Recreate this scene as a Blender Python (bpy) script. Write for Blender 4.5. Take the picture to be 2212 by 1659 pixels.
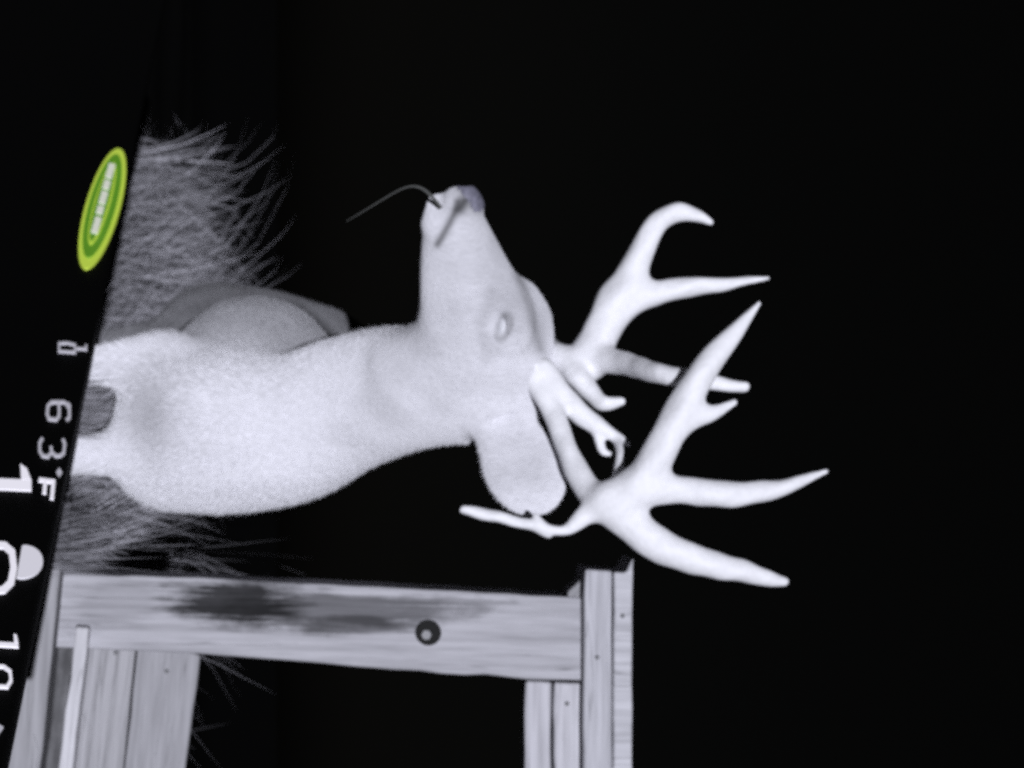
import bpy, bmesh, math, random
import numpy as np
from mathutils import Vector, Matrix

for o in list(bpy.data.objects):
    bpy.data.objects.remove(o, do_unlink=True)
scene = bpy.context.scene
COL = scene.collection
R = math.radians

# ------------------------------------------------------------------ camera
# The picture lies on its side: the right of the frame is up in the world.
CAM_Z = 0.72                    # camera strapped at knee height
HOR = 600.0                     # horizon, in pixels of a 2212 x 1659 frame
K = 1.45 / 2212.0 / 3.0         # metres per pixel at one metre


PANEL_C = 1180.0


def P(x, y, Y):
    """frame pixel (2212 x 1659) at a chosen distance Y -> world point"""
    return np.array([(y - 829.5) * K * Y, Y, CAM_Z + (x - HOR) * K * Y])


def M(px, Y):
    return px * K * Y


cam_d = bpy.data.cameras.new('camera')
cam_d.sensor_width = 36.0
cam_d.lens = 36.0 / (2212.0 * K)
cam_d.shift_x = (1106.0 - HOR) / 2212.0
cam_d.clip_start = 0.05
cam_d.clip_end = 3000.0
cam = bpy.data.objects.new('camera', cam_d)
COL.objects.link(cam)
cam.matrix_world = Matrix(((0, -1, 0, 0), (0, 0, -1, 0), (1, 0, 0, CAM_Z), (0, 0, 0, 1)))
scene.camera = cam
cam_d.dof.use_dof = True
cam_d.dof.focus_distance = 1.4
cam_d.dof.aperture_fstop = 15.0

# ------------------------------------------------------------------ night sky and the one light
SUN_AZ = R(0.4)      # right of the camera
SUN_EL = R(4.6)
world = bpy.data.worlds.new('World')
scene.world = world
world.use_nodes = True
wn = world.node_tree
sky = wn.nodes.new('ShaderNodeTexSky')
sky.sky_type = 'NISHITA'
sky.sun_disc = False
sky.sun_elevation = SUN_EL
sky.sun_rotation = math.pi - SUN_AZ
hs = wn.nodes.new('ShaderNodeHueSaturation')
hs.inputs['Saturation'].default_value = 0.15
wn.links.new(sky.outputs[0], hs.inputs['Color'])
wn.links.new(hs.outputs[0], wn.nodes['Background'].inputs['Color'])
wn.nodes['Background'].inputs['Strength'].default_value = 0.00065

sun_d = bpy.data.lights.new('sun', 'SUN')
sun_d.energy = 4.3
sun_d.angle = R(0.5)
sun_d.color = (0.885, 0.905, 1.0)
sun = bpy.data.objects.new('sun', sun_d)
COL.objects.link(sun)
to_sun = Vector((math.sin(SUN_AZ) * math.cos(SUN_EL), -math.cos(SUN_AZ) * math.cos(SUN_EL), math.sin(SUN_EL)))
sun.rotation_euler = to_sun.to_track_quat('Z', 'Y').to_euler()
sun.location = to_sun * 30

scene.view_settings.view_transform = 'Standard'
scene.view_settings.look = 'None'
scene.view_settings.exposure = 0.0
scene.view_settings.gamma = 1.0
scene.view_settings.use_curve_mapping = False
scene.render.engine = 'CYCLES'
scene.cycles.use_denoising = False
scene.cycles.filter_width = 2.2
scene.cycles.max_bounces = 5


# ------------------------------------------------------------------ materials
def mat(name, build):
    m = bpy.data.materials.new(name)
    m.use_nodes = True
    n = m.node_tree.nodes
    build(m.node_tree, n['Principled BSDF'])
    return m


def nd(t, kind, **kw):
    n = t.nodes.new(kind)
    for k, v in kw.items():
        if k in n.inputs:
            n.inputs[k].default_value = v
        else:
            setattr(n, k, v)
    return n


def ramp(t, fac, stops):
    r = t.nodes.new('ShaderNodeValToRGB')
    e = r.color_ramp.elements
    while len(e) < len(stops):
        e.new(0.5)
    for el, (p, c) in zip(e, stops):
        el.position = p
        el.color = (c[0], c[1], c[2], 1) if not isinstance(c, (int, float)) else (c, c, c, 1)
    t.links.new(fac, r.inputs[0])
    return r


def grain_coords(t, scale):
    tc = t.nodes.new('ShaderNodeTexCoord')
    mp = t.nodes.new('ShaderNodeMapping')
    mp.inputs['Scale'].default_value = scale
    t.links.new(tc.outputs['Object'], mp.inputs[0])
    return mp.outputs[0]


def bump(t, bsdf, h, strength, dist):
    b = nd(t, 'ShaderNodeBump', Strength=strength, Distance=dist)
    t.links.new(h, b.inputs['Height'])
    t.links.new(b.outputs[0], bsdf.inputs['Normal'])


def fur_mat(t, b):
    at = t.nodes.new('ShaderNodeAttribute')
    at.attribute_name = 'coat'
    c1 = grain_coords(t, (1, 1, 0.35))
    n1 = nd(t, 'ShaderNodeTexNoise', Scale=260.0, Detail=3.0)
    n2 = nd(t, 'ShaderNodeTexNoise', Scale=13.0, Detail=6.0)
    t.links.new(c1, n1.inputs['Vector'])
    t.links.new(c1, n2.inputs['Vector'])
    r1 = ramp(t, n1.outputs[0], [(0.3, 0.86), (0.7, 1.0)])
    r2 = ramp(t, n2.outputs[0], [(0.32, 0.80), (0.6, 1.0)])
    m1 = nd(t, 'ShaderNodeMix', data_type='RGBA', blend_type='MULTIPLY')
    m1.inputs[0].default_value = 1
    t.links.new(at.outputs['Color'], m1.inputs[6])
    t.links.new(r1.outputs[0], m1.inputs[7])
    m2 = nd(t, 'ShaderNodeMix', data_type='RGBA', blend_type='MULTIPLY')
    m2.inputs[0].default_value = 1
    t.links.new(m1.outputs[2], m2.inputs[6])
    t.links.new(r2.outputs[0], m2.inputs[7])
    t.links.new(m2.outputs[2], b.inputs['Base Color'])
    b.inputs['Roughness'].default_value = 0.9
    b.inputs['Specular IOR Level'].default_value = 0.15
    b.inputs['Diffuse Roughness'].default_value = 0.5
    bump(t, b, n1.outputs[0], 0.5, 0.004)


def simple(col, rough=0.8, spec=0.3, noise=None):
    def f(t, b):
        b.inputs['Roughness'].default_value = rough
        b.inputs['Specular IOR Level'].default_value = spec
        if noise:
            c = grain_coords(t, (1, 1, 1))
            n = nd(t, 'ShaderNodeTexNoise', Scale=noise[0], Detail=5.0)
            t.links.new(c, n.inputs['Vector'])
            lo = [v * noise[1] for v in col]
            r = ramp(t, n.outputs[0], [(0.3, lo), (0.65, col)])
            t.links.new(r.outputs[0], b.inputs['Base Color'])
            bump(t, b, n.outputs[0], 0.3, 0.003)
        else:
            b.inputs['Base Color'].default_value = (*col, 1)
    return f


def wood_mat(base, seed, stain=0.35, spots=()):
    """weathered sawn lumber, grain along the object's local X"""
    def f(t, b):
        tc = t.nodes.new('ShaderNodeTexCoord')
        mp = t.nodes.new('ShaderNodeMapping')
        mp.inputs['Location'].default_value = (seed * 1.7, seed, seed * 0.3)
        mp.inputs['Scale'].default_value = (1.5, 28, 28)
        t.links.new(tc.outputs['Object'], mp.inputs[0])
        mp2 = t.nodes.new('ShaderNodeMapping')
        mp2.inputs['Location'].default_value = (seed, seed * 2, 0)
        mp2.inputs['Scale'].default_value = (3, 6, 6)
        t.links.new(tc.outputs['Object'], mp2.inputs[0])
        g = nd(t, 'ShaderNodeTexNoise', Scale=4.0, Detail=6.0, Roughness=0.65)
        s = nd(t, 'ShaderNodeTexNoise', Scale=2.2, Detail=7.0, Roughness=0.6)
        t.links.new(mp.outputs[0], g.inputs['Vector'])
        t.links.new(mp2.outputs[0], s.inputs['Vector'])
        r1 = ramp(t, g.outputs[0], [(0.3, [v * 0.66 for v in base]), (0.62, base)])
        r2 = ramp(t, s.outputs[0], [(stain - 0.06, 0.3), (stain + 0.14, 1.0)])
        m = nd(t, 'ShaderNodeMix', data_type='RGBA', blend_type='MULTIPLY')
        m.inputs[0].default_value = 0.9
        t.links.new(r1.outputs[0], m.inputs[6])
        t.links.new(r2.outputs[0], m.inputs[7])
        mpc = t.nodes.new('ShaderNodeMapping')
        mpc.inputs['Location'].default_value = (seed * 0.7, seed * 1.3, 0)
        mpc.inputs['Scale'].default_value = (1.1, 34, 34)
        t.links.new(tc.outputs['Object'], mpc.inputs[0])
        ck = nd(t, 'ShaderNodeTexNoise', Scale=2.0, Detail=3.0, Distortion=0.6)
        t.links.new(mpc.outputs[0], ck.inputs['Vector'])
        rc = ramp(t, ck.outputs[0], [(0.0, 1.0), (0.565, 1.0), (0.58, 0.4), (0.595, 1.0)])
        mc = nd(t, 'ShaderNodeMix', data_type='RGBA', blend_type='MULTIPLY')
        mc.inputs[0].default_value = 0.55
        t.links.new(m.outputs[2], mc.inputs[6])
        t.links.new(rc.outputs[0], mc.inputs[7])
        out = mc.outputs[2]
        for (cx, cy, rx, ry, amt) in spots:            # dark patches on the face of the board
            ms = t.nodes.new('ShaderNodeMapping')
            ms.inputs['Location'].default_value = (-cx / rx, -cy / ry, 0)
            ms.inputs['Scale'].default_value = (1 / rx, 1 / ry, 0)
            t.links.new(tc.outputs['Object'], ms.inputs[0])
            ln = nd(t, 'ShaderNodeVectorMath', operation='LENGTH')
            t.links.new(ms.outputs[0], ln.inputs[0])
            ad = nd(t, 'ShaderNodeMath', operation='MULTIPLY_ADD')
            ad.inputs[1].default_value = 1.7
            t.links.new(s.outputs[0], ad.inputs[0])
            t.links.new(ln.outputs['Value'], ad.inputs[2])
            g2 = nd(t, 'ShaderNodeMath', operation='MULTIPLY_ADD')
            g2.inputs[1].default_value = 1.1
            t.links.new(g.outputs[0], g2.inputs[0])
            t.links.new(ad.outputs[0], g2.inputs[2])
            rr = ramp(t, g2.outputs[0], [(0.0, 1 - amt), (0.5, 1 - amt), (1.0, 1.0)])
            mr = nd(t, 'ShaderNodeMapRange')
            mr.inputs['From Min'].default_value = 1.6
            mr.inputs['From Max'].default_value = 2.5
            t.links.new(g2.outputs[0], mr.inputs[0])
            t.links.new(mr.outputs[0], rr.inputs[0])
            mm = nd(t, 'ShaderNodeMix', data_type='RGBA', blend_type='MULTIPLY')
            mm.inputs[0].default_value = 1.0
            t.links.new(out, mm.inputs[6])
            t.links.new(rr.outputs[0], mm.inputs[7])
            out = mm.outputs[2]
        t.links.new(out, b.inputs['Base Color'])
        b.inputs['Roughness'].default_value = 0.85
        b.inputs['Specular IOR Level'].default_value = 0.2
        bump(t, b, g.outputs[0], 0.5, 0.004)
    return f


def glow(col, strength):
    def f(t, b):
        b.inputs['Base Color'].default_value = (*col, 1)
        b.inputs['Roughness'].default_value = 0.5
        b.inputs['Emission Color'].default_value = (*col, 1)
        b.inputs['Emission Strength'].default_value = strength
    return f


def grass_mat(t, b):
    at = t.nodes.new('ShaderNodeAttribute')
    at.attribute_name = 'coat'
    t.links.new(at.outputs['Color'], b.inputs['Base Color'])
    b.inputs['Diffuse Roughness'].default_value = 0.8
    b.inputs['Roughness'].default_value = 0.8
    b.inputs['Specular IOR Level'].default_value = 0.2


MT = dict(
    fur=mat('pale_deer_fur', fur_mat),
    antler=mat('polished_antler', simple((0.76, 0.755, 0.78), 0.6, 0.3, (110, 0.93))),
    nose=mat('dark_nose_skin', simple((0.20, 0.195, 0.25), 0.6, 0.3, (160, 0.5))),
    eye=mat('eye_glare', simple((0.55, 0.55, 0.58), 0.5, 0.3)),  # pale colour stands for infrared glare in the eye
    hoof=mat('dark_hoof', simple((0.08, 0.08, 0.09), 0.5, 0.4, (60, 0.6))),
    ground=mat('dark_soil', simple((0.016, 0.016, 0.016), 1.0, 0.0)),
    grass=mat('dry_grass', grass_mat),
    hair=mat('coat_hair', grass_mat),
    bolt=mat('rusty_washer', simple((0.014, 0.014, 0.014), 0.8, 0.1)),
    nail=mat('dull_nail', simple((0.12, 0.12, 0.125), 0.6, 0.3)),
    bolt_head=mat('zinc_bolt', simple((0.25, 0.25, 0.26), 0.8, 0.2)),
    black=mat('black_panel', simple((0.002, 0.002, 0.002), 0.7, 0.05)),
    digit=mat('lit_white_digit', glow((0.72, 0.70, 0.76), 0.62)),
    dim=mat('lit_grey_digit', glow((0.42, 0.41, 0.46), 0.5)),
    lime=mat('lit_lime', glow((0.42, 0.55, 0.06), 0.55)),
    leaf=mat('lit_green', glow((0.09, 0.24, 0.015), 0.5)),
    moon=mat('lit_moon', glow((0.5, 0.49, 0.54), 0.75)),
    cream=mat('lit_cream', glow((0.62, 0.64, 0.55), 0.5)),
)


# ------------------------------------------------------------------ object helpers
def tag(o, label, cat, group=None):
    o['label'] = label
    o['category'] = cat
    if group:
        o['group'] = group
    return o


def empty(name, loc):
    e = bpy.data.objects.new(name, None)
    e.location = Vector([float(v) for v in loc])
    e.empty_display_size = 0.1
    COL.objects.link(e)
    return e


def link(name, me, m, parent=None, loc=None):
    o = bpy.data.objects.new(name, me)
    if m is not None:
        me.materials.append(m)
    COL.objects.link(o)
    if loc is not None:
        o.location = Vector([float(v) for v in loc])
    if parent is not None:
        o.parent = parent
    return o


def from_np(name, verts, faces, smooth=True):
    me = bpy.data.meshes.new(name)
    me.from_pydata(verts.tolist(), [], faces.tolist())
    if smooth:
        me.polygons.foreach_set('use_smooth', np.ones(len(me.polygons), bool))
    me.update()
    return me


def set_coat(me, cols):
    a = me.color_attributes.new('coat', 'FLOAT_COLOR', 'POINT')
    buf = np.ones((len(me.vertices), 4), np.float32)
    buf[:, :3] = cols
    a.data.foreach_set('color', buf.ravel())


# ------------------------------------------------------------------ blended solids -> one continuous surface
class Solid:
    def __init__(s, lo, hi, h):
        s.h = h
        s.lo = np.array(lo, float)
        s.n = np.ceil((np.array(hi) - s.lo) / h).astype(int) + 1
        s.g = np.full(s.n, 0.25, np.float32)
        s.ax = [s.lo[i] + h * np.arange(s.n[i]) for i in range(3)]

    def box(s, lo, hi):
        a = np.clip(np.floor((np.array(lo) - s.lo) / s.h).astype(int), 0, s.n)
        b = np.clip(np.ceil((np.array(hi) - s.lo) / s.h).astype(int) + 1, 0, s.n)
        sl = tuple(slice(int(i), int(j)) for i, j in zip(a, b))
        X, Y, Z = np.meshgrid(s.ax[0][sl[0]], s.ax[1][sl[1]], s.ax[2][sl[2]], indexing='ij', sparse=True)
        return sl, X, Y, Z

    def blend(s, sl, d, k):
        a = s.g[sl]
        if k > 0:
            hh = np.maximum(k - np.abs(a - d), 0) / k
            s.g[sl] = np.minimum(a, d) - hh * hh * k * 0.25
        else:
            s.g[sl] = np.minimum(a, d)

    def carve(s, sl, d, k):
        a = s.g[sl]
        d = -d
        hh = np.maximum(k - np.abs(a - d), 0) / k
        s.g[sl] = np.maximum(a, d) + hh * hh * k * 0.25

    def chain(s, pts, k=0.02, cut=False, sub=8):
        """pts: (point, radius) ...; resampled along a smooth curve"""
        p = np.array([np.append(a, r) for a, r in pts], float)
        if len(p) > 2 and sub > 1:
            e = np.vstack([2 * p[0] - p[1], p, 2 * p[-1] - p[-2]])
            out = []
            for i in range(1, len(e) - 2):
                a, b, c, d = e[i - 1], e[i], e[i + 1], e[i + 2]
                for j in range(sub):
                    u = j / sub
                    out.append(0.5 * (2 * b + (c - a) * u + (2 * a - 5 * b + 4 * c - d) * u * u + (3 * b - a - 3 * c + d) * u ** 3))
            out.append(p[-1])
            p = np.array(out)
            p[:, 3] = np.maximum(p[:, 3], 0.001)
        pad = k + 0.012
        rr = p[:, 3:4] + pad
        sl, X, Y, Z = s.box((p[:, :3] - rr).min(0), (p[:, :3] + rr).max(0))
        D = None
        for i in range(len(p) - 1):
            a, d = p[i, :3], p[i + 1, :3] - p[i, :3]
            t = ((X - a[0]) * d[0] + (Y - a[1]) * d[1] + (Z - a[2]) * d[2]) / max(float(d @ d), 1e-9)
            t = np.clip(t, 0, 1)
            q = np.sqrt((X - a[0] - t * d[0]) ** 2 + (Y - a[1] - t * d[1]) ** 2 + (Z - a[2] - t * d[2]) ** 2)
            q = (q - (p[i, 3] + (p[i + 1, 3] - p[i, 3]) * t)).astype(np.float32)
            D = q if D is None else np.minimum(D, q)
        (s.carve if cut else s.blend)(sl, D, k)

    def ell(s, c, ax, rad, k=0.02, cut=False):
        """ellipsoid with orthonormal axes"""
        c = np.array(c, float)
        A = np.array(ax, float)
        rr = max(rad) + k + 0.012
        sl, X, Y, Z = s.box(c - rr, c + rr)
        X, Y, Z = X - c[0], Y - c[1], Z - c[2]
        u = [(A[i, 0] * X + A[i, 1] * Y + A[i, 2] * Z) for i in range(3)]
        k0 = np.sqrt(sum((u[i] / rad[i]) ** 2 for i in range(3)))
        k1 = np.sqrt(sum((u[i] / rad[i] ** 2) ** 2 for i in range(3))) + 1e-9
        d = (k0 * (k0 - 1) / k1).astype(np.float32)
        d = np.where(k0 < 0.2, -min(rad) * 0.8, d).astype(np.float32)
        (s.carve if cut else s.blend)(sl, d, k)

    def mesh(s):
        g, n = s.g, s.n
        inside = g < 0
        c = np.zeros(n - 1, np.int8)
        for i in (0, 1):
            for j in (0, 1):
                for k in (0, 1):
                    c += inside[i:n[0] - 1 + i, j:n[1] - 1 + j, k:n[2] - 1 + k]
        cells = np.argwhere((c > 0) & (c < 8))
        idx = np.full(n - 1, -1, np.int32)
        idx[tuple(cells.T)] = np.arange(len(cells))
        acc = np.zeros((len(cells), 3))
        cnt = np.zeros(len(cells))
        corners = [(i, j, k) for i in (0, 1) for j in (0, 1) for k in (0, 1)]
        val = {cc: g[tuple((cells + cc).T)] for cc in corners}
        for a in corners:
            for b in corners:
                df = [b[m] - a[m] for m in range(3)]
                if sum(df) != 1 or min(df) < 0:
                    continue
                va, vb = val[a], val[b]
                m = (va < 0) != (vb < 0)
                t = va[m] / (va[m] - vb[m])
                acc[m] += np.array(a) + t[:, None] * np.array(df)
                cnt[m] += 1
        verts = s.lo + (cells + acc / cnt[:, None]) * s.h
        quads = []
        for ax in range(3):
            sl0 = [slice(None)] * 3
            sl1 = [slice(None)] * 3
            sl0[ax] = slice(0, -1)
            sl1[ax] = slice(1, None)
            A, B = inside[tuple(sl0)], inside[tuple(sl1)]
            e = np.argwhere(A != B)
            o1, o2 = [(1, 2), (2, 0), (0, 1)][ax]
            ok = (e[:, o1] > 0) & (e[:, o2] > 0) & (e[:, o1] < n[o1] - 1) & (e[:, o2] < n[o2] - 1)
            e = e[ok]
            flip = ~A[tuple(e.T)]

            def at(d1, d2):
                q = e.copy()
                q[:, o1] += d1
                q[:, o2] += d2
                return idx[tuple(q.T)]
            q = np.stack([at(-1, -1), at(0, -1), at(0, 0), at(-1, 0)], 1)
            q[flip] = q[flip][:, ::-1]
            quads.append(q)
        f = np.vstack(quads)
        f = f[(f >= 0).all(1)]
        return verts, f


def relax(v, f, n, w):
    e = np.vstack([f[:, [0, 1]], f[:, [1, 2]], f[:, [2, 3]], f[:, [3, 0]]])
    deg = np.bincount(e[:, 0], minlength=len(v)) + 1e-9
    for _ in range(n):
        avg = np.stack([np.bincount(e[:, 0], v[e[:, 1], i], minlength=len(v)) / deg for i in range(3)], 1)
        v = v + (avg - v) * np.asarray(w)[:, None]
    return v


# ------------------------------------------------------------------ the ground
def ground_z(x, y):
    x, y = np.asarray(x, float), np.asarray(y, float)
    s = np.clip((y - 4.3) / 2.5, 0, 1)
    s = s * s * (3 - 2 * s)
    e = np.clip((y - 9.0) / 30.0, 0, 1)
    return s * 0.26 * (1 - e) + 0.012 * np.sin(x * 3.1 + y) * np.sin(y * 2.3)


def make_ground():
    xs = np.concatenate([[-900, -300, -90, -30, -12], np.linspace(-6, 6, 61), [12, 30, 90, 300, 900]])
    ys = np.concatenate([[-900, -300, -90, -30, -8], np.linspace(-2, 12, 71), [16, 24, 40, 90, 300, 900, 1500]])
    X, Y = np.meshgrid(xs, ys, indexing='ij')
    Z = ground_z(X, Y)
    far = (np.abs(X) > 8) | (Y > 14) | (Y < -3)
    Z = np.where(far, 0, Z)
    v = np.stack([X, Y, Z], -1).reshape(-1, 3)
    a, b = X.shape
    i, j = np.meshgrid(np.arange(a - 1), np.arange(b - 1), indexing='ij')
    q = np.stack([i * b + j, (i + 1) * b + j, (i + 1) * b + j + 1, i * b + j + 1], -1).reshape(-1, 4)
    o = link('ground', from_np('ground', v, q), MT['ground'])
    o['kind'] = 'structure'


make_ground()


# ------------------------------------------------------------------ tall dry grass
rng = np.random.default_rng(11)


def blades(root, height, lean, azim, width, col):
    """curved ribbons of three spans; arrays of equal length"""
    n = len(height)
    up = np.array([0, 0, 1.0])
    dirv = np.stack([np.cos(azim), np.sin(azim), np.zeros(n)], 1)
    side = np.stack([np.cos(azim * 0 + rng.uniform(-0.6, 0.6, n)), rng.uniform(-0.5, 0.5, n), np.zeros(n)], 1)
    V = []
    T = [0, 0.3, 0.62, 0.86, 1.0]
    for t in T:
        ang = lean * (t ** 1.3)
        c = root + up * (height * t * np.cos(ang * 0.75))[:, None] + dirv * (height * t * np.sin(ang))[:, None]
        w = (width * (1 - t) ** 0.6 * 0.5)[:, None]
        V.append(c - side * w)
        if t < 1:
            V.append(c + side * w)
    m = len(V)
    verts = np.stack(V, 1).reshape(-1, 3)
    base = (np.arange(n) * m)[:, None]
    F = []
    for s in range(3):
        F.append(np.hstack([base + 2 * s, base + 2 * s + 1, base + 2 * s + 3, base + 2 * s + 2]))
    tri = np.hstack([base + 6, base + 7, base + 8])
    faces = np.vstack(F).tolist() + tri.tolist()
    return verts, faces, np.repeat(col, m, 0)


def make_grass():
    def field(n, py0, py1, Y0, Y1, h0, h1, lean, az, wid, b0, b1, dens=None):
        Y = rng.uniform(Y0, Y1, n)
        py = rng.uniform(py0, py1, n)
        X = (py - 829.5) * K * Y
        ht, ln, an = rng.uniform(h0, h1, n), rng.normal(*lean, n), rng.normal(*az, n)
        ln = np.clip(ln, -1.5, 1.5)
        # stay behind the panel, the tip too
        y0, y1 = 235.0, 1659.0
        Ya, Yb = PANEL_C / (HOR - 305), PANEL_C / (HOR - 10)
        Xa, Xb = (y0 - 829.5) * K * Ya, (y1 - 829.5) * K * Yb
        pan = lambda x: Ya + (x - Xa) / (Xb - Xa) * (Yb - Ya)
        tx, ty = X + np.cos(an) * ht * np.sin(ln), Y + np.sin(an) * ht * np.sin(ln)
        keep = (Y > pan(X) + 0.1) & (ty > pan(tx) + 0.06) & (829.5 + tx / (K * ty) > 232 + rng.exponential(55, n))
        if dens is not None:
            keep &= rng.uniform(0, 1, n) < dens(py, Y)
        X, Y, ht, ln, an = X[keep], Y[keep], ht[keep], ln[keep], an[keep]
        n = len(Y)
        root = np.stack([X, Y, ground_z(X, Y) - 0.01], 1)
        br = rng.uniform(b0, b1, n) * rng.uniform(0.6, 1, n)
        clump = np.sin(X * 9 + 2 * np.sin(Y * 4)) * np.sin(Y * 7 + 1.5 * np.sin(X * 6 + 1)) + 0.5 * np.sin(X * 23 + Y * 11)
        br = br * np.clip(1 + 0.45 * clump, 0.3, 1.5)                # darker and paler tussocks
        ht = ht * np.clip(1 + 0.16 * clump, 0.6, np.where(Y < 3.06, 1.06, 1.2))
        return blades(root, ht, ln, an, rng.uniform(*wid, n), np.stack([br, br * 0.98, br * 1.06], 1))
    edge = lambda py, Y: 0.01 + 0.99 * np.clip((py - 270) / 470, 0, 1) ** 1.5
    sets = [
        # matted sward, then loose stems, left of the deer
        field(22000, 270, 1000, 4.0, 7.0, 0.16, 0.36, (0.5, 0.9), (math.pi, 1.9), (0.003, 0.010), 0.09, 0.36, edge),
        field(1900, 280, 900, 4.3, 7.0, 0.30, 0.50, (1.1, 0.5), (math.pi, 1.5), (0.002, 0.005), 0.08, 0.36, edge),
        field(420, 360, 900, 4.5, 7.0, 0.42, 0.66, (1.2, 0.4), (math.pi - 0.4, 1.2), (0.002, 0.004), 0.12, 0.42),
        # between the deer's legs
        field(900, 848, 914, 2.90, 3.04, 0.40, 0.475, (0.0, 0.04), (0, 3), (0.003, 0.007), 0.18, 0.34),
        # between the deer and the frame
        field(15000, 1000, 1262, 3.30, 4.5, 0.32, 0.52, (0.2, 0.6), (0, 3), (0.004, 0.011), 0.20, 0.50),
        field(1500, 1010, 1264, 3.24, 4.6, 0.44, 0.60, (0.3, 0.7), (0, 3), (0.002, 0.006), 0.12, 0.40),
        # beyond the frame
        field(700, 1000, 1264, 3.2, 4.8, 0.5, 0.70, (0.5, 0.7), (0, 3), (0.0015, 0.004), 0.08, 0.34),
        field(1700, 1100, 1226, 2.82, 2.96, 0.34, 0.50, (0.02, 0.03), (math.pi, 0.6), (0.003, 0.008), 0.14, 0.36),
        field(120, 1130, 1226, 2.82, 2.96, 0.44, 0.56, (0.06, 0.06), (math.pi, 0.6), (0.002, 0.004), 0.10, 0.36),
        field(34, 1440, 1660, 3.6, 4.6, 0.48, 0.72, (0.6, 0.6), (0, 3), (0.005, 0.012), 0.03, 0.09),
        field(2500, 1230, 1720, 3.6, 5.2, 0.20, 0.36, (0.2, 0.6), (0, 3), (0.004, 0.010), 0.08, 0.2),
    ]
    V, F, C, off = [], [], [], 0
    for v, f, c in sets:
        V.append(v)
        C.append(c)
        F += [[i + off for i in q] for q in f]
        off += len(v)
    me = bpy.data.meshes.new('grass')
    me.from_pydata(np.vstack(V).tolist(), [], F)
    set_coat(me, np.vstack(C))
    o = link('grass', me, MT['grass'])
    o['kind'] = 'stuff'
    tag(o, 'pale tall dry grass growing behind the deer and the wooden frame', 'grass')


make_grass()


# ------------------------------------------------------------------ the buck
def knobbly(v):
    """slight natural unevenness"""
    r_ = np.random.default_rng(5)
    out = v.copy()
    for fq, amp in ((30, 0.0011), (80, 0.0006), (170, 0.0004)):
        for _ in range(3):
            k = r_.normal(0, 1, 3)
            k *= fq / np.linalg.norm(k)
            out += np.sin(v @ k + r_.uniform(0, 6))[:, None] * r_.normal(0, amp, 3)
    return out


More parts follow.
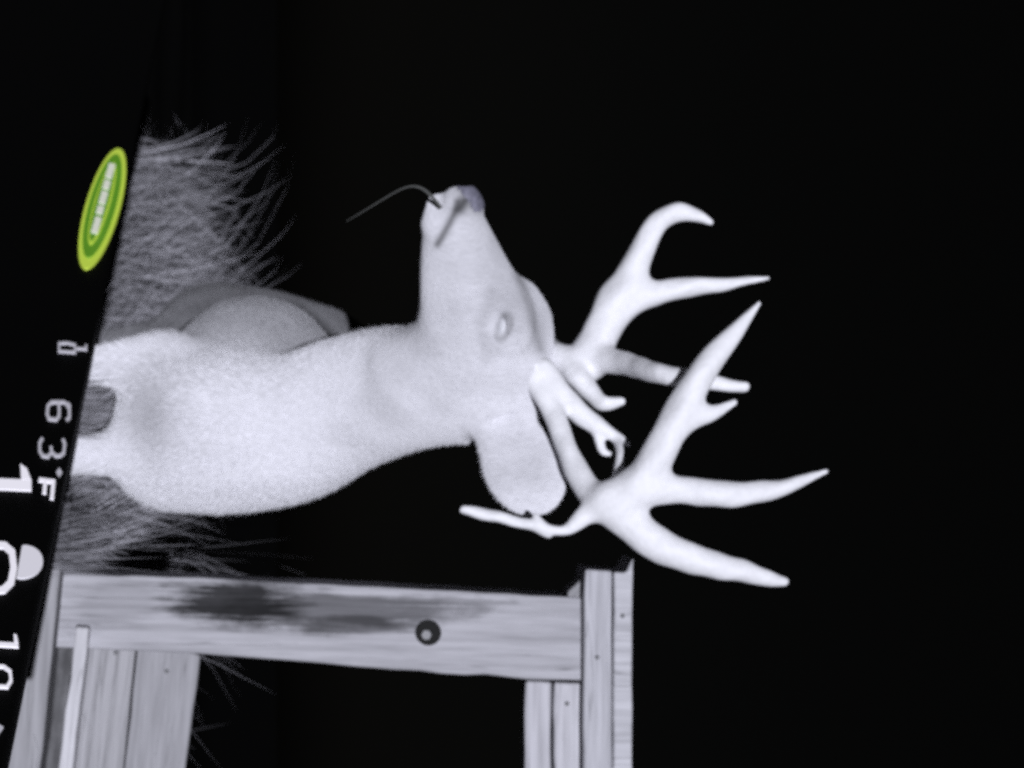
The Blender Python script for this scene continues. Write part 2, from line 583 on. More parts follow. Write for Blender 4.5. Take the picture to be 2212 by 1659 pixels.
def make_deer():
    base = np.array([0.03, 3.3, 0.0])
    root = empty('deer', base)
    tag(root, 'pale buck with large branching antlers facing the camera, head turned left', 'deer')
    S = Solid((-0.26, 2.62, -0.01), (0.30, 4.14, 1.20), 0.004)

    def c(*pts, f=1.0):
        return [(P(x, y, Y), M(r, Y) * f) for x, y, Y, r in pts]
    # trunk: brisket, ribs, loin, rump
    S.chain(c((410, 935, 3.16, 130), (490, 900, 3.22, 165), (548, 826, 3.38, 184), (550, 826, 3.60, 118)), 0.06)
    S.chain(c((545, 828, 3.60, 118), (560, 818, 3.80, 180), (535, 815, 3.92, 168)), 0.03)
    S.chain(c((500, 812, 3.80, 190), (655, 848, 3.80, 192)), 0.03)
    # neck and brisket
    S.chain(c((395, 945, 3.12, 135), (480, 942, 3.12, 163), (620, 930, 3.12, 158), (740, 876, 3.09, 148),
              (860, 842, 3.03, 138), (985, 838, 2.96, 116), (1045, 830, 2.94, 95)), 0.07)
    S.chain(c((338, 850, 3.12, 68), (338, 925, 3.12, 68)), 0.02)
    S.chain(c((350, 905, 3.12, 70), (420, 930, 3.08, 110)), 0.04)
    # head
    S.chain(c((1095, 862, 2.96, 84), (1062, 790, 2.94, 122), (1042, 705, 2.91, 126), (1022, 640, 2.88, 103),
              (1003, 560, 2.85, 81), (988, 490, 2.82, 62), (992, 446, 2.80, 42)), 0.06)
    S.chain(c((948, 500, 2.82, 30), (945, 560, 2.84, 34), (955, 680, 2.88, 46), (985, 780, 2.93, 70)), 0.02)   # jaw
    S.chain(c((1010, 446, 2.79, 30), (1003, 428, 2.785, 27)), 0.02)
    S.chain(c((965, 725, 2.90, 50), (905, 805, 2.96, 100)), 0.03)
    # brows and eye sockets
    S.ell(P(1110, 690, 2.835), np.eye(3), (0.040, 0.018, 0.022), 0.04)
    S.chain(c((1135, 640, 2.90, 30), (1160, 690, 2.93, 34), (1155, 770, 2.95, 40)), 0.02)
    S.ell(P(1086, 706, 2.818), np.eye(3), (0.019, 0.014, 0.012), 0.018, cut=True)
    S.chain(c((1056, 640, 2.80, 9), (1040, 700, 2.803, 12), (1052, 765, 2.82, 10)), 0.02, cut=True)
    S.chain(c((1106, 676, 2.820, 8), (1110, 705, 2.822, 9), (1092, 740, 2.832, 7)), 0.02)      # upper lid
    # mouth line, nostril, chin
    S.chain(c((940, 440, 2.81, 20), (938, 480, 2.81, 26)), 0.015)
    S.chain([(P(984, 440, 2.770), .004), (P(976, 470, 2.772), .005), (P(960, 500, 2.778), .005), (P(947, 526, 2.788), .006)], 0.006, cut=True)
    S.ell(P(996, 446, 2.766), np.eye(3), (0.010, 0.010, 0.007), 0.006, cut=True)
    # pedicles
    S.chain(c((1105, 800, 2.90, 46), (1150, 805, 2.885, 30)), 0.02)
    S.chain(c((1120, 770, 2.99, 46), (1185, 765, 3.0, 30)), 0.02)
    # near ear: cupped leaf
    d = P(1190, 1120, 2.815) - P(1085, 900, 2.91)
    d /= np.linalg.norm(d)
    nrm = np.array([0.28, -0.95, 0.15])
    nrm -= d * (nrm @ d)
    nrm /= np.linalg.norm(nrm)
    w = np.cross(d, nrm)
    S.chain(c((1070, 880, 2.93, 56), (1090, 930, 2.885, 46)), 0.03)
    ec = P(1120, 990, 2.866)
    S.ell(ec, (d, w, nrm), (0.082, 0.053, 0.012), 0.02)
    S.ell(ec + d * 0.030, (d, w, nrm), (0.062, 0.050, 0.010), 0.015)
    S.ell(ec + nrm * 0.021 - d * 0.008, (d, w, nrm), (0.060, 0.030, 0.014), 0.012, cut=True)
    # far ear
    d2 = np.array([0.55, 0.80, 0.25])
    d2 /= np.linalg.norm(d2)
    n2 = np.array([-0.75, 0.6, 0.1])
    n2 -= d2 * (n2 @ d2)
    n2 /= np.linalg.norm(n2)
    S.ell(P(1115, 810, 3.05) + d2 * 0.03, (d2, np.cross(d2, n2), n2), (0.08, 0.042, 0.013), 0.02)

    # legs
    def leg(pts):
        S.chain([(np.array(p), r) for p, r in pts], 0.03)
    xa, xb = P(0, 981, 3.1)[0], P(0, 788, 3.14)[0]
    for xs, y0, sh in ((xa, 3.10, (350, 1005)), (xb, 3.15, (360, 800))):
        s0 = P(sh[0], sh[1], y0 + 0.05)
        leg([(s0, 0.062), (P(285, 0, y0) * (0, 0, 1) + (xs, y0, 0), 0.040), ((xs, y0 - 0.01, 0.46), 0.031),
             ((xs, y0 - 0.015, 0.39), 0.027)])
        leg([((xs, y0 - 0.015, 0.39), 0.028), ((xs, y0, 0.30), 0.017), ((xs, y0 + 0.005, 0.16), 0.0155),
             ((xs, y0, 0.09), 0.021), ((xs, y0 - 0.03, 0.045), 0.018)])
    for xs, y0, hip in ((P(0, 744, 3.9)[0], 3.92, (455, 735)), (P(0, 965, 3.9)[0], 3.96, (455, 890))):
        h0 = P(hip[0], hip[1], 3.86)
        leg([(h0, 0.105), ((xs, y0 - 0.13, 0.57), 0.066), ((xs, y0, 0.44), 0.034), ((xs, y0 + 0.09, 0.35), 0.025)])
        leg([((xs, y0 + 0.09, 0.35), 0.026), ((xs, y0 + 0.065, 0.2), 0.018), ((xs, y0 + 0.05, 0.09), 0.021),
             ((xs, y0 + 0.02, 0.045), 0.019)])
    # tail
    S.chain(c((610, 825, 3.98, 40), (560, 828, 4.05, 38), (500, 828, 4.06, 14)), 0.02)

    v, f = S.mesh()
    # coat colour: pale throat, chest and inner legs; greyer flank; rump darkened as flash falloff; dark nose bridge tip
    Yv, Zv, Xv = v[:, 1], v[:, 2], v[:, 0]

    def ss(a, b, x):
        t = np.clip((x - a) / (b - a), 0, 1)
        return t * t * (3 - 2 * t)
    col = np.full(len(v), 0.69)
    col = col * (1 - 0.80 * ss(3.46, 3.62, Yv))                       # grey-brown hindquarters, flash falloff with distance painted in
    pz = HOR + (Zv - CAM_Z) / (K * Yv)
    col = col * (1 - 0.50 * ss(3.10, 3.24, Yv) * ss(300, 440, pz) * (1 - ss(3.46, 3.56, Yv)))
    bridge = ss(0.0, 0.10, Zv - (0.72 + (1010 - 600) * K * 2.88)) * (1 - ss(2.90, 3.0, Yv)) * (1 - ss(-0.08, 0.0, Xv))
    px, py = HOR + (Zv - CAM_Z) / (K * Yv), 829.5 + Xv / (K * Yv)

    def near_line(pts, w):
        d2 = np.full(len(v), 1e9)
        for (x0, y0), (x1, y1) in zip(pts[:-1], pts[1:]):
            dx, dy = x1 - x0, y1 - y0
            t = np.clip(((px - x0) * dx + (py - y0) * dy) / (dx * dx + dy * dy), 0, 1)
            d2 = np.minimum(d2, (px - x0 - t * dx) ** 2 + (py - y0 - t * dy) ** 2)
        return np.exp(-d2 / w ** 2)
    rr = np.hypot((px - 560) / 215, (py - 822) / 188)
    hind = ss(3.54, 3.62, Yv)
    col = col * (1 - hind * (1 - (0.35 + 0.85 * ss(0.86, 1.0, rr))))          # shadow gap behind the ribs painted in, paler rump edge
    mott = sum(np.sin(v @ (r0 * f0)) for r0, f0 in zip(np.random.default_rng(3).normal(0, 1, (6, 3)), (22, 30, 41, 55, 70, 95)))
    col = col * (1 + ss(3.2, 3.4, Yv) * 0.05 * mott)
    face = (Yv < 2.95) & (Zv > 0.85)
    dl = ((px - 985) * 210 - (py - 470) * 60) / math.hypot(60, 210)
    col = col * (1 - 0.24 * ss(-15, 85, dl) * ss(1250, 1150, px) * (1 - ss(690, 790, py)) * ss(3.0, 2.95, Yv) * (Zv > 0.85))   # grey face hair, with the upturned forehead's shading painted in
    col = col * (1 - 0.72 * near_line([(988, 436), (984, 456), (968, 488), (950, 520), (945, 528)], 8) * face)   # dark lips
    col = col * (1 - 0.80 * near_line([(1004, 434), (993, 452)], 13) * face)                                     # nostril skin
    col = col * (1 - 0.55 * near_line([(1034, 446), (1022, 418), (998, 402)], 17) * face)                        # nose leather
    col = col * (1 - 0.36 * np.exp(-((np.hypot((px - 1088 - 0.25 * (706 - py)) / 15, (py - 706) / 25) - 1.05) / 0.30) ** 2) * face)                        # lash line
    col = col * (1 - 0.16 * near_line([(1062, 635), (1040, 700), (1054, 775)], 15) * face)  # eye-socket crease shade painted in
    col = col * (1 - 0.38 * near_line([(1118, 590), (1146, 670), (1166, 755)], 11) * face)                       # shade of the crease between the brows, painted in
    knee = np.exp(-((px - 325) / 60) ** 2) * (Yv < 3.3) * ss(2.9, 3.0, Yv) * np.exp(-((py - 890) / 90) ** 2)
    col = col * (1 - 0.38 * knee)  # grey shading low on the chest, painted between the forelegs
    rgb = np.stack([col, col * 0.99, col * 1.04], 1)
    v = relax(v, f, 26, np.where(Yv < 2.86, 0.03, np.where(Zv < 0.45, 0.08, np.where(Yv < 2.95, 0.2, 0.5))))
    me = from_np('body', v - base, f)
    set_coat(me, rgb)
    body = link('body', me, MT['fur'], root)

    # short coat hair, lying down and back along the body
    q = v[f]
    fn = np.cross(q[:, 2] - q[:, 0], q[:, 3] - q[:, 1])
    area = np.linalg.norm(fn, axis=1) + 1e-12
    fn /= area[:, None]
    ns = 110000
    pick = rng.choice(len(f), ns, p=area / area.sum())
    uv = rng.uniform(0, 1, (ns, 2))
    qq = q[pick]
    pos = (qq[:, 0] * (1 - uv[:, :1]) + qq[:, 1] * uv[:, :1]) * (1 - uv[:, 1:]) + (qq[:, 3] * (1 - uv[:, :1]) + qq[:, 2] * uv[:, :1]) * uv[:, 1:]
    nn = fn[pick]
    hbf = np.clip((3.06 - pos[:, 1]) / 0.12, 0, 1) * np.clip((pos[:, 2] - 0.78) / 0.1, 0, 1)
    on_head = (pos[:, 1] < 3.0) & (pos[:, 2] > 0.84)
    flow = np.array([0.12, 0.35, -1.0]) + hbf[:, None] * np.array([0.78, -0.05, 0.75]) + rng.normal(0, 0.28, (ns, 3))
    flow -= nn * (flow * nn).sum(1)[:, None]
    flow /= np.linalg.norm(flow, axis=1)[:, None] + 1e-9
    hb = np.clip((3.06 - pos[:, 1]) / 0.12, 0, 1) * (pos[:, 2] > 0.7)
    ln = (1 - hb) * rng.uniform(0.010, 0.020, ns) + hb * rng.uniform(0.004, 0.008, ns)
    tilt = rng.uniform(0.10, 0.34, ns)
    tip = pos + (flow * np.cos(tilt)[:, None] + nn * np.sin(tilt)[:, None]) * ln[:, None]
    sd = np.cross(nn, flow) * (0.0008 - 0.0003 * hb)[:, None]
    ok = ~((pos[:, 1] < 2.835) & (pos[:, 2] > 0.84) & (pos[:, 0] < -0.14))     # bare muzzle
    ok &= pos[:, 2] > 0.06
    hv = np.stack([pos - sd - nn * 0.001, pos + sd - nn * 0.001, tip], 1)[ok]
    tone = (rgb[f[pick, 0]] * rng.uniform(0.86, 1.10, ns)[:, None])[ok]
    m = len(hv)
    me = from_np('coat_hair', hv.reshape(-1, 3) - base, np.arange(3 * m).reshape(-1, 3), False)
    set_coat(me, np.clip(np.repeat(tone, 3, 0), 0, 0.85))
    hair = link('coat_hair', me, MT['hair'], body)
    hair['kind'] = 'stuff'

    # nose leather: a thin skin that follows the muzzle
    pad = (near_line([(1030, 440), (1022, 420), (1004, 404)], 21) > 0.45) & face & (Yv < 2.83)
    nf = f[pad[f].all(1)]
    used, inv_ = np.unique(nf, return_inverse=True)
    nf = inv_.reshape(nf.shape)
    e1 = v[used]
    vn = np.zeros((len(v), 3))
    for i in range(4):
        np.add.at(vn, f[:, i], fn * area[:, None])
    vn = vn[used]
    vn /= np.linalg.norm(vn, axis=1)[:, None] + 1e-12
    link('nose', from_np('nose', e1 + vn * 0.0012 - base, nf), MT['nose'], root)

    # eyes
    for p in (P(1088, 706, 2.833), P(1120, 690, 2.985)):
        bm = bmesh.new()
        bmesh.ops.create_uvsphere(bm, u_segments=20, v_segments=12, radius=0.0125)
        for q in bm.faces:
            q.smooth = True
        me = bpy.data.meshes.new('eye')
        bm.to_mesh(me)
        eo = link('eye', me, MT['eye'], root, p - base)
        eo.scale = (1.35, 0.7, 0.72)
        eo.rotation_euler = (0, R(14), 0)

    # hooves: two toes a foot
    for xs, y0 in ((xa, 3.07), (xb, 3.12), (P(0, 744, 3.9)[0], 3.94), (P(0, 965, 3.9)[0], 3.98)):
        H = Solid((xs - 0.05, y0 - 0.09, -0.01), (xs + 0.05, y0 + 0.06, 0.08), 0.003)
        for s in (-1, 1):
            H.chain([((xs + s * 0.014, y0 + 0.01, 0.035), 0.017), ((xs + s * 0.016, y0 - 0.045, 0.014), 0.010)], 0.006)
        hv, hf = H.mesh()
        link('hoof', from_np('hoof', hv - base, hf), MT['hoof'], root)

    # antlers
    A = Solid(P(960, 600, 2.98) - (0.02, 0.36, 0.02), P(1820, 1300, 2.98) + (0.02, 0.02, 0.06), 0.003)
    A.chain(c((1140, 795, 2.885, 25), (1185, 880, 2.86, 20), (1225, 975, 2.82, 20), (1275, 1065, 2.78, 26), (1330, 1088, 2.76, 32), f=1.12), 0.012)
    A.chain(c((1320, 1088, 2.76, 34), (1385, 1040, 2.75, 35), (1432, 960, 2.74, 33), (1480, 870, 2.74, 31), (1530, 790, 2.74, 27),
              (1590, 715, 2.75, 17), (1637, 657, 2.76, 5), f=1.12), 0.012)
    A.chain(c((1370, 1060, 2.755, 30), (1440, 1062, 2.75, 28), (1540, 1068, 2.74, 27), (1660, 1062, 2.75, 20), (1780, 1024, 2.77, 5), f=1.12), 0.02)
    A.chain(c((1315, 1085, 2.76, 32), (1370, 1140, 2.755, 33), (1440, 1192, 2.75, 32), (1550, 1226, 2.75, 25), (1640, 1244, 2.76, 19), (1698, 1254, 2.77, 10), f=1.12), 0.02)
    A.chain(c((1480, 905, 2.74, 24), (1535, 893, 2.735, 16), (1592, 867, 2.74, 6), f=1.12), 0.02)
    A.chain(c((1320, 1090, 2.76, 30), (1270, 1112, 2.76, 20), (1225, 1146, 2.76, 11), (1180, 1143, 2.76, 11), (1100, 1128, 2.765, 11), (1040, 1112, 2.77, 12), (1002, 1104, 2.77, 9), f=1.12), 0.01)
    A.chain(c((1160, 1118, 2.76, 7), (1172, 1140, 2.76, 13), (1186, 1160, 2.76, 5), f=1.12), 0.006)
    A.chain(c((1170, 800, 2.88, 22), (1215, 865, 2.87, 23), (1275, 915, 2.86, 19), (1355, 965, 2.85, 5), f=1.12), 0.012)
    A.chain(c((1328, 955, 2.85, 9), (1334, 990, 2.82, 8), (1328, 1050, 2.78, 12), f=1.12), 0.008)
    A.chain(c((1285, 935, 2.86, 10), (1296, 975, 2.85, 8), (1312, 985, 2.85, 5), f=1.12), 0.008)
    for k_ in range(9):                      # knobbly burr round the base
        an = k_ * 0.7
        A.ell(P(1150, 803, 2.882) + np.array([0.016 * math.cos(an), 0.016 * math.sin(an), 0.004 * math.sin(3 * an)]), np.eye(3), (0.006, 0.006, 0.005), 0.004)
    av, af = A.mesh()
    av = knobbly(av)
    o = link('antler', from_np('antler', av - base, af), MT['antler'], root)
    o['label'] = 'near antler with hanging drop tine'
    B = Solid(P(1140, 420, 2.9) - (0.02, 0.16, 0.02), P(1690, 920, 3.14) + (0.02, 0.02, 0.02), 0.003)
    B.chain(c((1165, 760, 2.995, 30), (1210, 775, 2.945, 26), (1262, 792, 2.940, 34), (1305, 712, 2.940, 36), (1350, 628, 2.945, 33), (1380, 555, 2.940, 25),
              (1420, 482, 2.930, 20), (1478, 458, 2.920, 18), (1538, 480, 2.910, 7), f=1.12), 0.012)
    B.chain(c((1335, 655, 2.945, 34), (1400, 640, 2.940, 25), (1520, 621, 2.935, 17), (1662, 603, 2.935, 4), f=1.12), 0.02)
    B.chain(c((1270, 775, 2.940, 32), (1345, 785, 2.885, 24), (1450, 808, 2.79, 20), (1608, 835, 2.775, 11), f=1.12), 0.02)
    B.chain(c((1190, 760, 2.995, 26), (1245, 818, 2.910, 22), (1300, 868, 2.93, 16), (1345, 866, 2.92, 8), f=1.12), 0.014)
    bv, bf = B.mesh()
    bv = knobbly(bv)
    o = link('antler', from_np('antler', bv - base, bf), MT['antler'], root)
    o['label'] = 'far antler behind the head'


make_deer()


# ------------------------------------------------------------------ timber frame on the right
def plank(name, pts, Y, thick, parent, base, seed, colour=(0.5, 0.495, 0.515), stain=0.3, bev=0.004, spots=()):
    """a sawn board: outline given in frame pixels at distance Y, extruded backwards; local X along the longer side"""
    r_ = random.Random(int(seed * 10))
    q_ = []
    for (xa, ya), (xb, yb) in zip(pts, pts[1:] + pts[:1]):
        L_ = math.hypot(xb - xa, yb - ya)
        m = min(14, int(L_ / 45))
        q_.append((xa, ya))
        for i in range(1, m + 1):
            t = (i + r_.uniform(-0.3, 0.3)) / (m + 1)
            o_ = r_.gauss(0, 0.8) if r_.random() > 0.1 else r_.gauss(0, 2.5)
            q_.append((xa + (xb - xa) * t - (yb - ya) / L_ * o_, ya + (yb - ya) * t + (xb - xa) / L_ * o_))
    ctr0 = sum(P(x, y, Y) for x, y in pts) / len(pts)
    e0 = P(*pts[1], Y) - P(*pts[0], Y)
    p = [P(x, y, Y) for x, y in q_]
    n = len(p)
    ctr = ctr0
    e = Vector(e0).normalized()
    back = Vector((0, 1, 0))
    side = back.cross(e).normalized()
    rot = Matrix((e, side, back)).transposed()
    inv = rot.transposed()
    bm = bmesh.new()
    fr = [bm.verts.new(inv @ Vector(q - ctr)) for q in p]
    bk = [bm.verts.new(inv @ (Vector(q - ctr) + back * thick)) for q in p]
    bm.faces.new(fr)
    bm.faces.new(bk[::-1])
    for i in range(n):
        bm.faces.new((fr[i], bk[i], bk[(i + 1) % n], fr[(i + 1) % n]))
    bmesh.ops.recalc_face_normals(bm, faces=bm.faces)
    bmesh.ops.bevel(bm, geom=[e_ for e_ in bm.edges if e_.is_manifold], offset=bev * 0.55, segments=1, affect='EDGES')
    me = bpy.data.meshes.new(name)
    bm.to_mesh(me)
    bm.free()
    sp = []
    for (x, y, rx, ry, amt) in spots:
        q = inv @ Vector(P(x, y, Y) - ctr)
        sp.append((q.x, q.y, M(rx, Y), M(ry, Y), amt))
    o = link(name, me, mat(name + '_wood', wood_mat(colour, seed, stain, sp)), parent)
    o.matrix_local = Matrix.Translation(Vector(ctr - base)) @ rot.to_4x4()
    return o


def make_frame():
    Yp = 2.95
    base = np.array([P(0, 1340, Yp)[0], Yp, 0.0])
    root = empty('wooden_frame', base)
    tag(root, 'weathered sawn timber frame with a bolted upright standing right of the deer', 'wooden frame')
    gx = 600 - 0.72 / (K * Yp) + 8
    post = plank('post', [(gx, 1222), (430, 1248), (1256, 1292), (1258, 1470), (1140, 1468), (432, 1412), (gx, 1370)], Yp, 0.085, root, base, 3.0, (0.394, 0.388, 0.414), 0.24, 0.004,
                 [(510, 1298, 165, 56, 0.9), (720, 1314, 320, 46, 0.62), (760, 1350, 150, 22, 0.6), (250, 1300, 120, 60, 0.2)])
    bm = bmesh.new()
    bmesh.ops.create_cone(bm, cap_ends=True, segments=24, radius1=0.0178, radius2=0.0178, depth=0.006)
    me = bpy.data.meshes.new('washer')
    bm.to_mesh(me)
    q = P(925, 1366, Yp)
    w = link('washer', me, MT['bolt'], root, q - base + (0, -0.003, 0))
    w.rotation_euler = (R(90), 0, 0)
    bm = bmesh.new()
    bmesh.ops.create_cone(bm, cap_ends=True, segments=6, radius1=0.0075, radius2=0.007, depth=0.004)
    me = bpy.data.meshes.new('bolt_head')
    bm.to_mesh(me)
    w = link('bolt_head', me, MT['bolt_head'], root, P(920, 1370, Yp) - base + (0, -0.0075, 0))
    w.rotation_euler = (R(90), 0, 0)
    # top rail of three boards
    Y2 = Yp - 0.004
    plank('rail', [(1266, 1230), (1322, 1234), (1320, 2300), (1258, 2300), (1262, 1290)][::-1], Yp - 0.02, 0.09, root, base, 7.3, (0.45, 0.445, 0.475), 0.22)
    plank('rail', [(1326, 1236), (1352, 1238), (1368, 1206), (1367, 1260), (1362, 2300), (1324, 2300)][::-1], Yp - 0.026, 0.09, root, base, 8.6, (0.48, 0.475, 0.505), 0.22)
    plank('rail', [(1254, 1476), (1246, 2300), (1192, 2300), (1198, 1474)], Y2 + 0.01, 0.06, root, base, 9.1, (0.493, 0.484, 0.515), 0.2)
    plank('rail', [(1192, 1474), (1186, 2300), (1126, 2300), (1136, 1472)], Y2 + 0.018, 0.05, root, base, 12.4, (0.466, 0.457, 0.488), 0.2)
    plank('corner_block', [(1226, 1280), (1262, 1240), (1262, 1296), (1228, 1298)], Yp + 0.01, 0.05, root, base, 2.2, (0.305, 0.300, 0.314), 0.2)
    # bottom rail
    plank('rail', [(432, 1416), (318, 2300), (205, 2300), (300, 1372)][::-1], Yp + 0.012, 0.05, root, base, 15.0, (0.323, 0.318, 0.336), 0.2)
    plank('rail', [(296, 1372), (198, 2300), (88, 2300), (192, 1360)][::-1], Yp + 0.016, 0.05, root, base, 18.0, (0.346, 0.340, 0.356), 0.2)
    plank('rail_lip', [(192, 1356), (86, 2300), (52, 2300), (164, 1354)][::-1], Yp - 0.03, 0.05, root, base, 21.0, (0.556, 0.547, 0.573), 0.1)  # highlight on the lit board edge painted as paler wood
    plank('backing_board', [(168, 1352), (60, 2300), (-10, 2300), (110, 1352)][::-1], Yp + 0.05, 0.03, root, base, 33.0, (0.216, 0.213, 0.221), 0.5)
    plank('sill', [(138, 1090), (128, 1250), (118, 1350), (20, 2300), (-120, 2300), (-30, 1090)], Yp - 0.06, 0.10, root, base, 24.0, (0.324, 0.319, 0.335), 0.3)
    for (x, y, Yn) in ((1345, 1330, Yp - 0.026), (1290, 1420, Yp - 0.02), (1225, 1520, Y2 + 0.01), (360, 1450, Yp + 0.012), (250, 1410, Yp + 0.016)):
        bm = bmesh.new()
        bmesh.ops.create_cone(bm, cap_ends=True, segments=10, radius1=0.0034, radius2=0.0028, depth=0.003)
        me = bpy.data.meshes.new('nail_head')
        bm.to_mesh(me)
        w = link('nail_head', me, MT['nail'], root, P(x, y, Yn) - base + (0, -0.0015, 0))
        w.rotation_euler = (R(90), 0, 0)
    # the far upright that carries the rails, beyond the picture
    plank('post', [(gx, 2150), (1256, 2150), (1256, 2290), (gx, 2290)], Yp + 0.075, 0.08, root, base, 29.0)


make_frame()


# ------------------------------------------------------------------ on-screen caption, built as an added standing panel with lit digits and badge
def make_panel():
    C = PANEL_C                        # level top edge: (HOR - x) * Y is the same all along

    def top(y):
        return 305 + (10 - 305) * (y - 235) / (1659 - 235)
    pl = P(top(-60), -60, C / (HOR - top(-60)))
    pr = P(top(1760), 1760, C / (HOR - top(1760)))
    e = Vector(pr - pl)
    L = e.length
    e.normalize()
    zt = pl[2]
    nrm = e.cross(Vector((0, 0, 1))).normalized()
    if nrm.y > 0:
        nrm = -nrm
    base = Vector(((pl[0] + pr[0]) / 2, (pl[1] + pr[1]) / 2, 0))
    root = empty('caption_panel', base)
    root.rotation_euler = (R(90), 0, math.atan2(e.y, e.x))
    # local axes: x along the panel, y up, z towards the viewer
    tag(root, 'on-screen caption built as a long black panel with lit digits and green oval badge', 'panel')
    bpy.context.view_layer.update()
    inv = root.matrix_world.inverted()

    def on(x, y):
        """pixel -> local point on the panel face"""
        d = Vector(P(x, y, 1.0)) - Vector((0, 0, CAM_Z))
        t = (Vector(pl) - Vector((0, 0, CAM_Z))).dot(nrm) / d.dot(nrm)
        q = inv @ (Vector((0, 0, CAM_Z)) + d * t)
        return q

    def boxm(name, x0, x1, y0, y1, z0, z1, m, bev=0.003):
        bm = bmesh.new()
        bmesh.ops.create_cube(bm, size=1)
        for vv in bm.verts:
            vv.co = Vector((x0 + (vv.co.x + .5) * (x1 - x0), y0 + (vv.co.y + .5) * (y1 - y0), z0 + (vv.co.z + .5) * (z1 - z0)))
        bmesh.ops.bevel(bm, geom=bm.edges[:], offset=bev, segments=1, affect='EDGES')
        me = bpy.data.meshes.new(name)
        bm.to_mesh(me)
        return link(name, me, m, root)
    boxm('board', -L / 2, L / 2, 0.03, zt, -0.02, 0, MT['black'])
    for s in (-0.8, 0.8):
        boxm('stake', s * L / 2 - 0.02, s * L / 2 + 0.02, -0.05, zt - 0.05, -0.05, -0.021, MT['black'])

    def flat(name, polys, m, z0, depth=0.002, px=True):
        bm = bmesh.new()
        for poly in polys:
            q = [on(x, y) for x, y in poly] if px else poly
            vs = [bm.verts.new((a.x, a.y, z0)) for a in q]
            f = bm.faces.new(vs)
            r = bmesh.ops.extrude_face_region(bm, geom=[f])
            for g in r['geom']:
                if isinstance(g, bmesh.types.BMVert):
                    g.co.z += depth
        bmesh.ops.recalc_face_normals(bm, faces=bm.faces)
        me = bpy.data.meshes.new(name)
        bm.to_mesh(me)
        return link(name, me, m, root)

    def stroke(pts, w):
        """polyline of frame pixels -> mitred quads"""
        p = np.array(pts, float)
        closed = np.allclose(p[0], p[-1])
        n = len(p)
        L_, R_ = [], []
        for i in range(n):
            a = p[i - 1] if i > 0 else (p[-2] if closed else None)
            b = p[i + 1] if i < n - 1 else (p[1] if closed else None)
            d1 = (p[i] - a) / np.linalg.norm(p[i] - a) if a is not None else None
            d2 = (b - p[i]) / np.linalg.norm(b - p[i]) if b is not None else None
            d1 = d2 if d1 is None else d1
            d2 = d1 if d2 is None else d2
            n1, n2 = np.array([-d1[1], d1[0]]), np.array([-d2[1], d2[0]])
            m = n1 + n2
            m = m / max(np.linalg.norm(m), 1e-6)
            m = m / max(m @ n1, 0.5)
            L_.append(p[i] + m * w / 2)
            R_.append(p[i] - m * w / 2)
        return [[tuple(L_[i]), tuple(L_[i + 1]), tuple(R_[i + 1]), tuple(R_[i])] for i in range(n - 1)]

    def glyph(name, strokes, w, m, z=0.001):
        polys = []
        for s in strokes:
            polys += stroke(s, w)
        o = flat(name, polys, m, z, 0.002)
        return o

    # small row: a little sign, 6 3 degree F
    glyph('symbol', [[(128, 745), (128, 762), (162, 764), (162, 748), (145, 744), (128, 745)], [(165, 756), (186, 757)], [(186, 748), (186, 760)]], 4.5, MT['dim'])
    glyph('numeral', [[(146, 885), (150, 880), (146, 874)], [(150, 880), (138, 872), (112, 872), (104, 880), (102, 898), (106, 908), (122, 910), (128, 902), (128, 882), (126, 874)],
                      [(150, 880), (150, 905), (144, 911)]], 6.0, MT['dim'])
    glyph('numeral', [[(136, 952), (140, 962), (138, 982), (130, 988), (120, 988), (112, 980), (110, 968)], [(112, 980), (104, 990), (92, 988), (86, 978), (86, 960), (92, 950)]], 6.0, MT['dim'])
    glyph('degree_sign', [[(128, 1018), (132, 1024), (128, 1030), (124, 1024), (128, 1018)]], 4, MT['dim'])
    glyph('letter', [[(116, 1040), (112, 1082)], [(114, 1044), (84, 1040)], [(98, 1044), (96, 1070)]], 8, MT['digit'])
    # large row, cut by the picture's edge
    flat('numeral', [[(-70, 1035), (68, 1041), (68, 1064), (-70, 1058)], [(44, 1006), (58, 1016), (67.5, 1040.5), (46, 1039.5)]], MT['digit'], 0.001)
    glyph('numeral', [[(-60, 1178), (10, 1182), (26, 1196), (30, 1230), (24, 1262), (8, 1278), (-60, 1284)]], 14, MT['digit'])
    flat('numeral', [[(-60, 1388), (40, 1394), (40, 1403), (-60, 1397)], [(30, 1374), (36, 1376), (40, 1393.5), (31, 1393)]], MT['digit'], 0.001)
    glyph('numeral', [[(-60, 1440), (8, 1444), (22, 1454), (24, 1474), (16, 1488), (-60, 1484)]], 6.5, MT['digit'])
    glyph('symbol', [[(-10, 1568), (4, 1576), (-6, 1590)]], 5, MT['dim'])
    # half moon sign
    arc = [(38 + 0 * t, 0) for t in range(0)]
    moon = [(48, 1184)] + [(46 + 44 * math.sin(math.pi * t / 14) + 6 * (1 - t / 14), 1218 - 36 * math.cos(math.pi * t / 14)) for t in range(15)] + [(36, 1252)]
    flat('moon_sign', [moon], MT['moon'], 0.001)
    # badge
    root_b = None

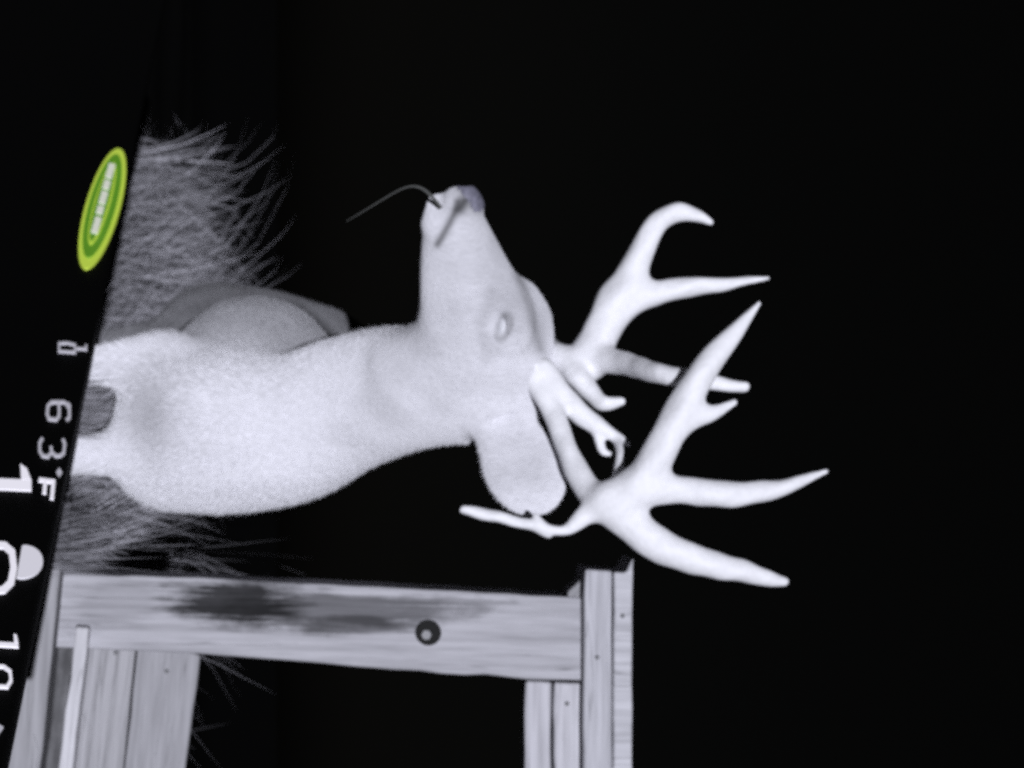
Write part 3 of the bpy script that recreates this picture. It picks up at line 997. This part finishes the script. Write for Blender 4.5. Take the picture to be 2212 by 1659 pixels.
    def oval(cx, cy, a, b, n=40):
        ax = np.array([-75, 260.]) / math.hypot(75, 260)
        bx = np.array([ax[1], -ax[0]])
        return [tuple(np.array([cx, cy]) + ax * a * math.cos(2 * math.pi * i / n) + bx * b * math.sin(2 * math.pi * i / n)) for i in range(n)]
    bd = flat('badge', [oval(221, 455, 135, 37)], MT['lime'], 0.001, 0.003)
    bd['label'] = 'oval lime and green badge with white lettering'
    r1 = flat('badge_ring', [oval(221, 452, 116, 29)], MT['leaf'], 0.0045, 0.002)
    r2 = flat('badge_inset', [oval(221, 450, 92, 16.5)], MT['lime'], 0.007, 0.002)
    r3 = flat('badge_field', [oval(221, 450, 87, 13)], MT['leaf'], 0.0095, 0.002)
    let = []
    for (x, y, l) in ((239, 385, 15), (231, 415, 9), (224, 443, 13), (217, 470, 8), (209, 503, 17)):
        let += stroke([(x + l * 0.28, y - l), (x - l * 0.28, y + l)], 14)
    r4 = flat('badge_lettering', let, MT['cream'], 0.012, 0.002)
    for r in (r1, r2, r3, r4):
        r.parent = bd


make_panel()


# ------------------------------------------------------------------ grass stem in the deer's mouth
def make_stem():
    pts = [P(952, 448, 2.78), P(925, 412, 2.76), P(895, 395, 2.75), (P(850, 415, 2.74)), P(800, 448, 2.73), P(748, 478, 2.73)]
    cu = bpy.data.curves.new('grass_stem', 'CURVE')
    cu.dimensions = '3D'
    sp = cu.splines.new('NURBS')
    sp.points.add(len(pts) - 1)
    rad = [1.6, 1.4, 0.6, 0.5, 0.4, 0.2]
    for i, p in enumerate(pts):
        sp.points[i].co = (*p, 1)
        sp.points[i].radius = rad[i]
    sp.use_endpoint_u = True
    sp.order_u = 4
    cu.bevel_depth = 0.0016
    cu.bevel_resolution = 2
    tmp = bpy.data.objects.new('tmp', cu)
    COL.objects.link(tmp)
    bpy.context.view_layer.update()
    me = bpy.data.meshes.new_from_object(tmp.evaluated_get(bpy.context.evaluated_depsgraph_get()))
    bpy.data.objects.remove(tmp)
    me.materials.clear()
    o = link('grass_stem', me, mat('grass_stem_skin', simple((0.09, 0.092, 0.088), 0.8, 0.2)))
    tag(o, "thin bent grass stem hanging from the deer's mouth", 'grass stem')


make_stem()
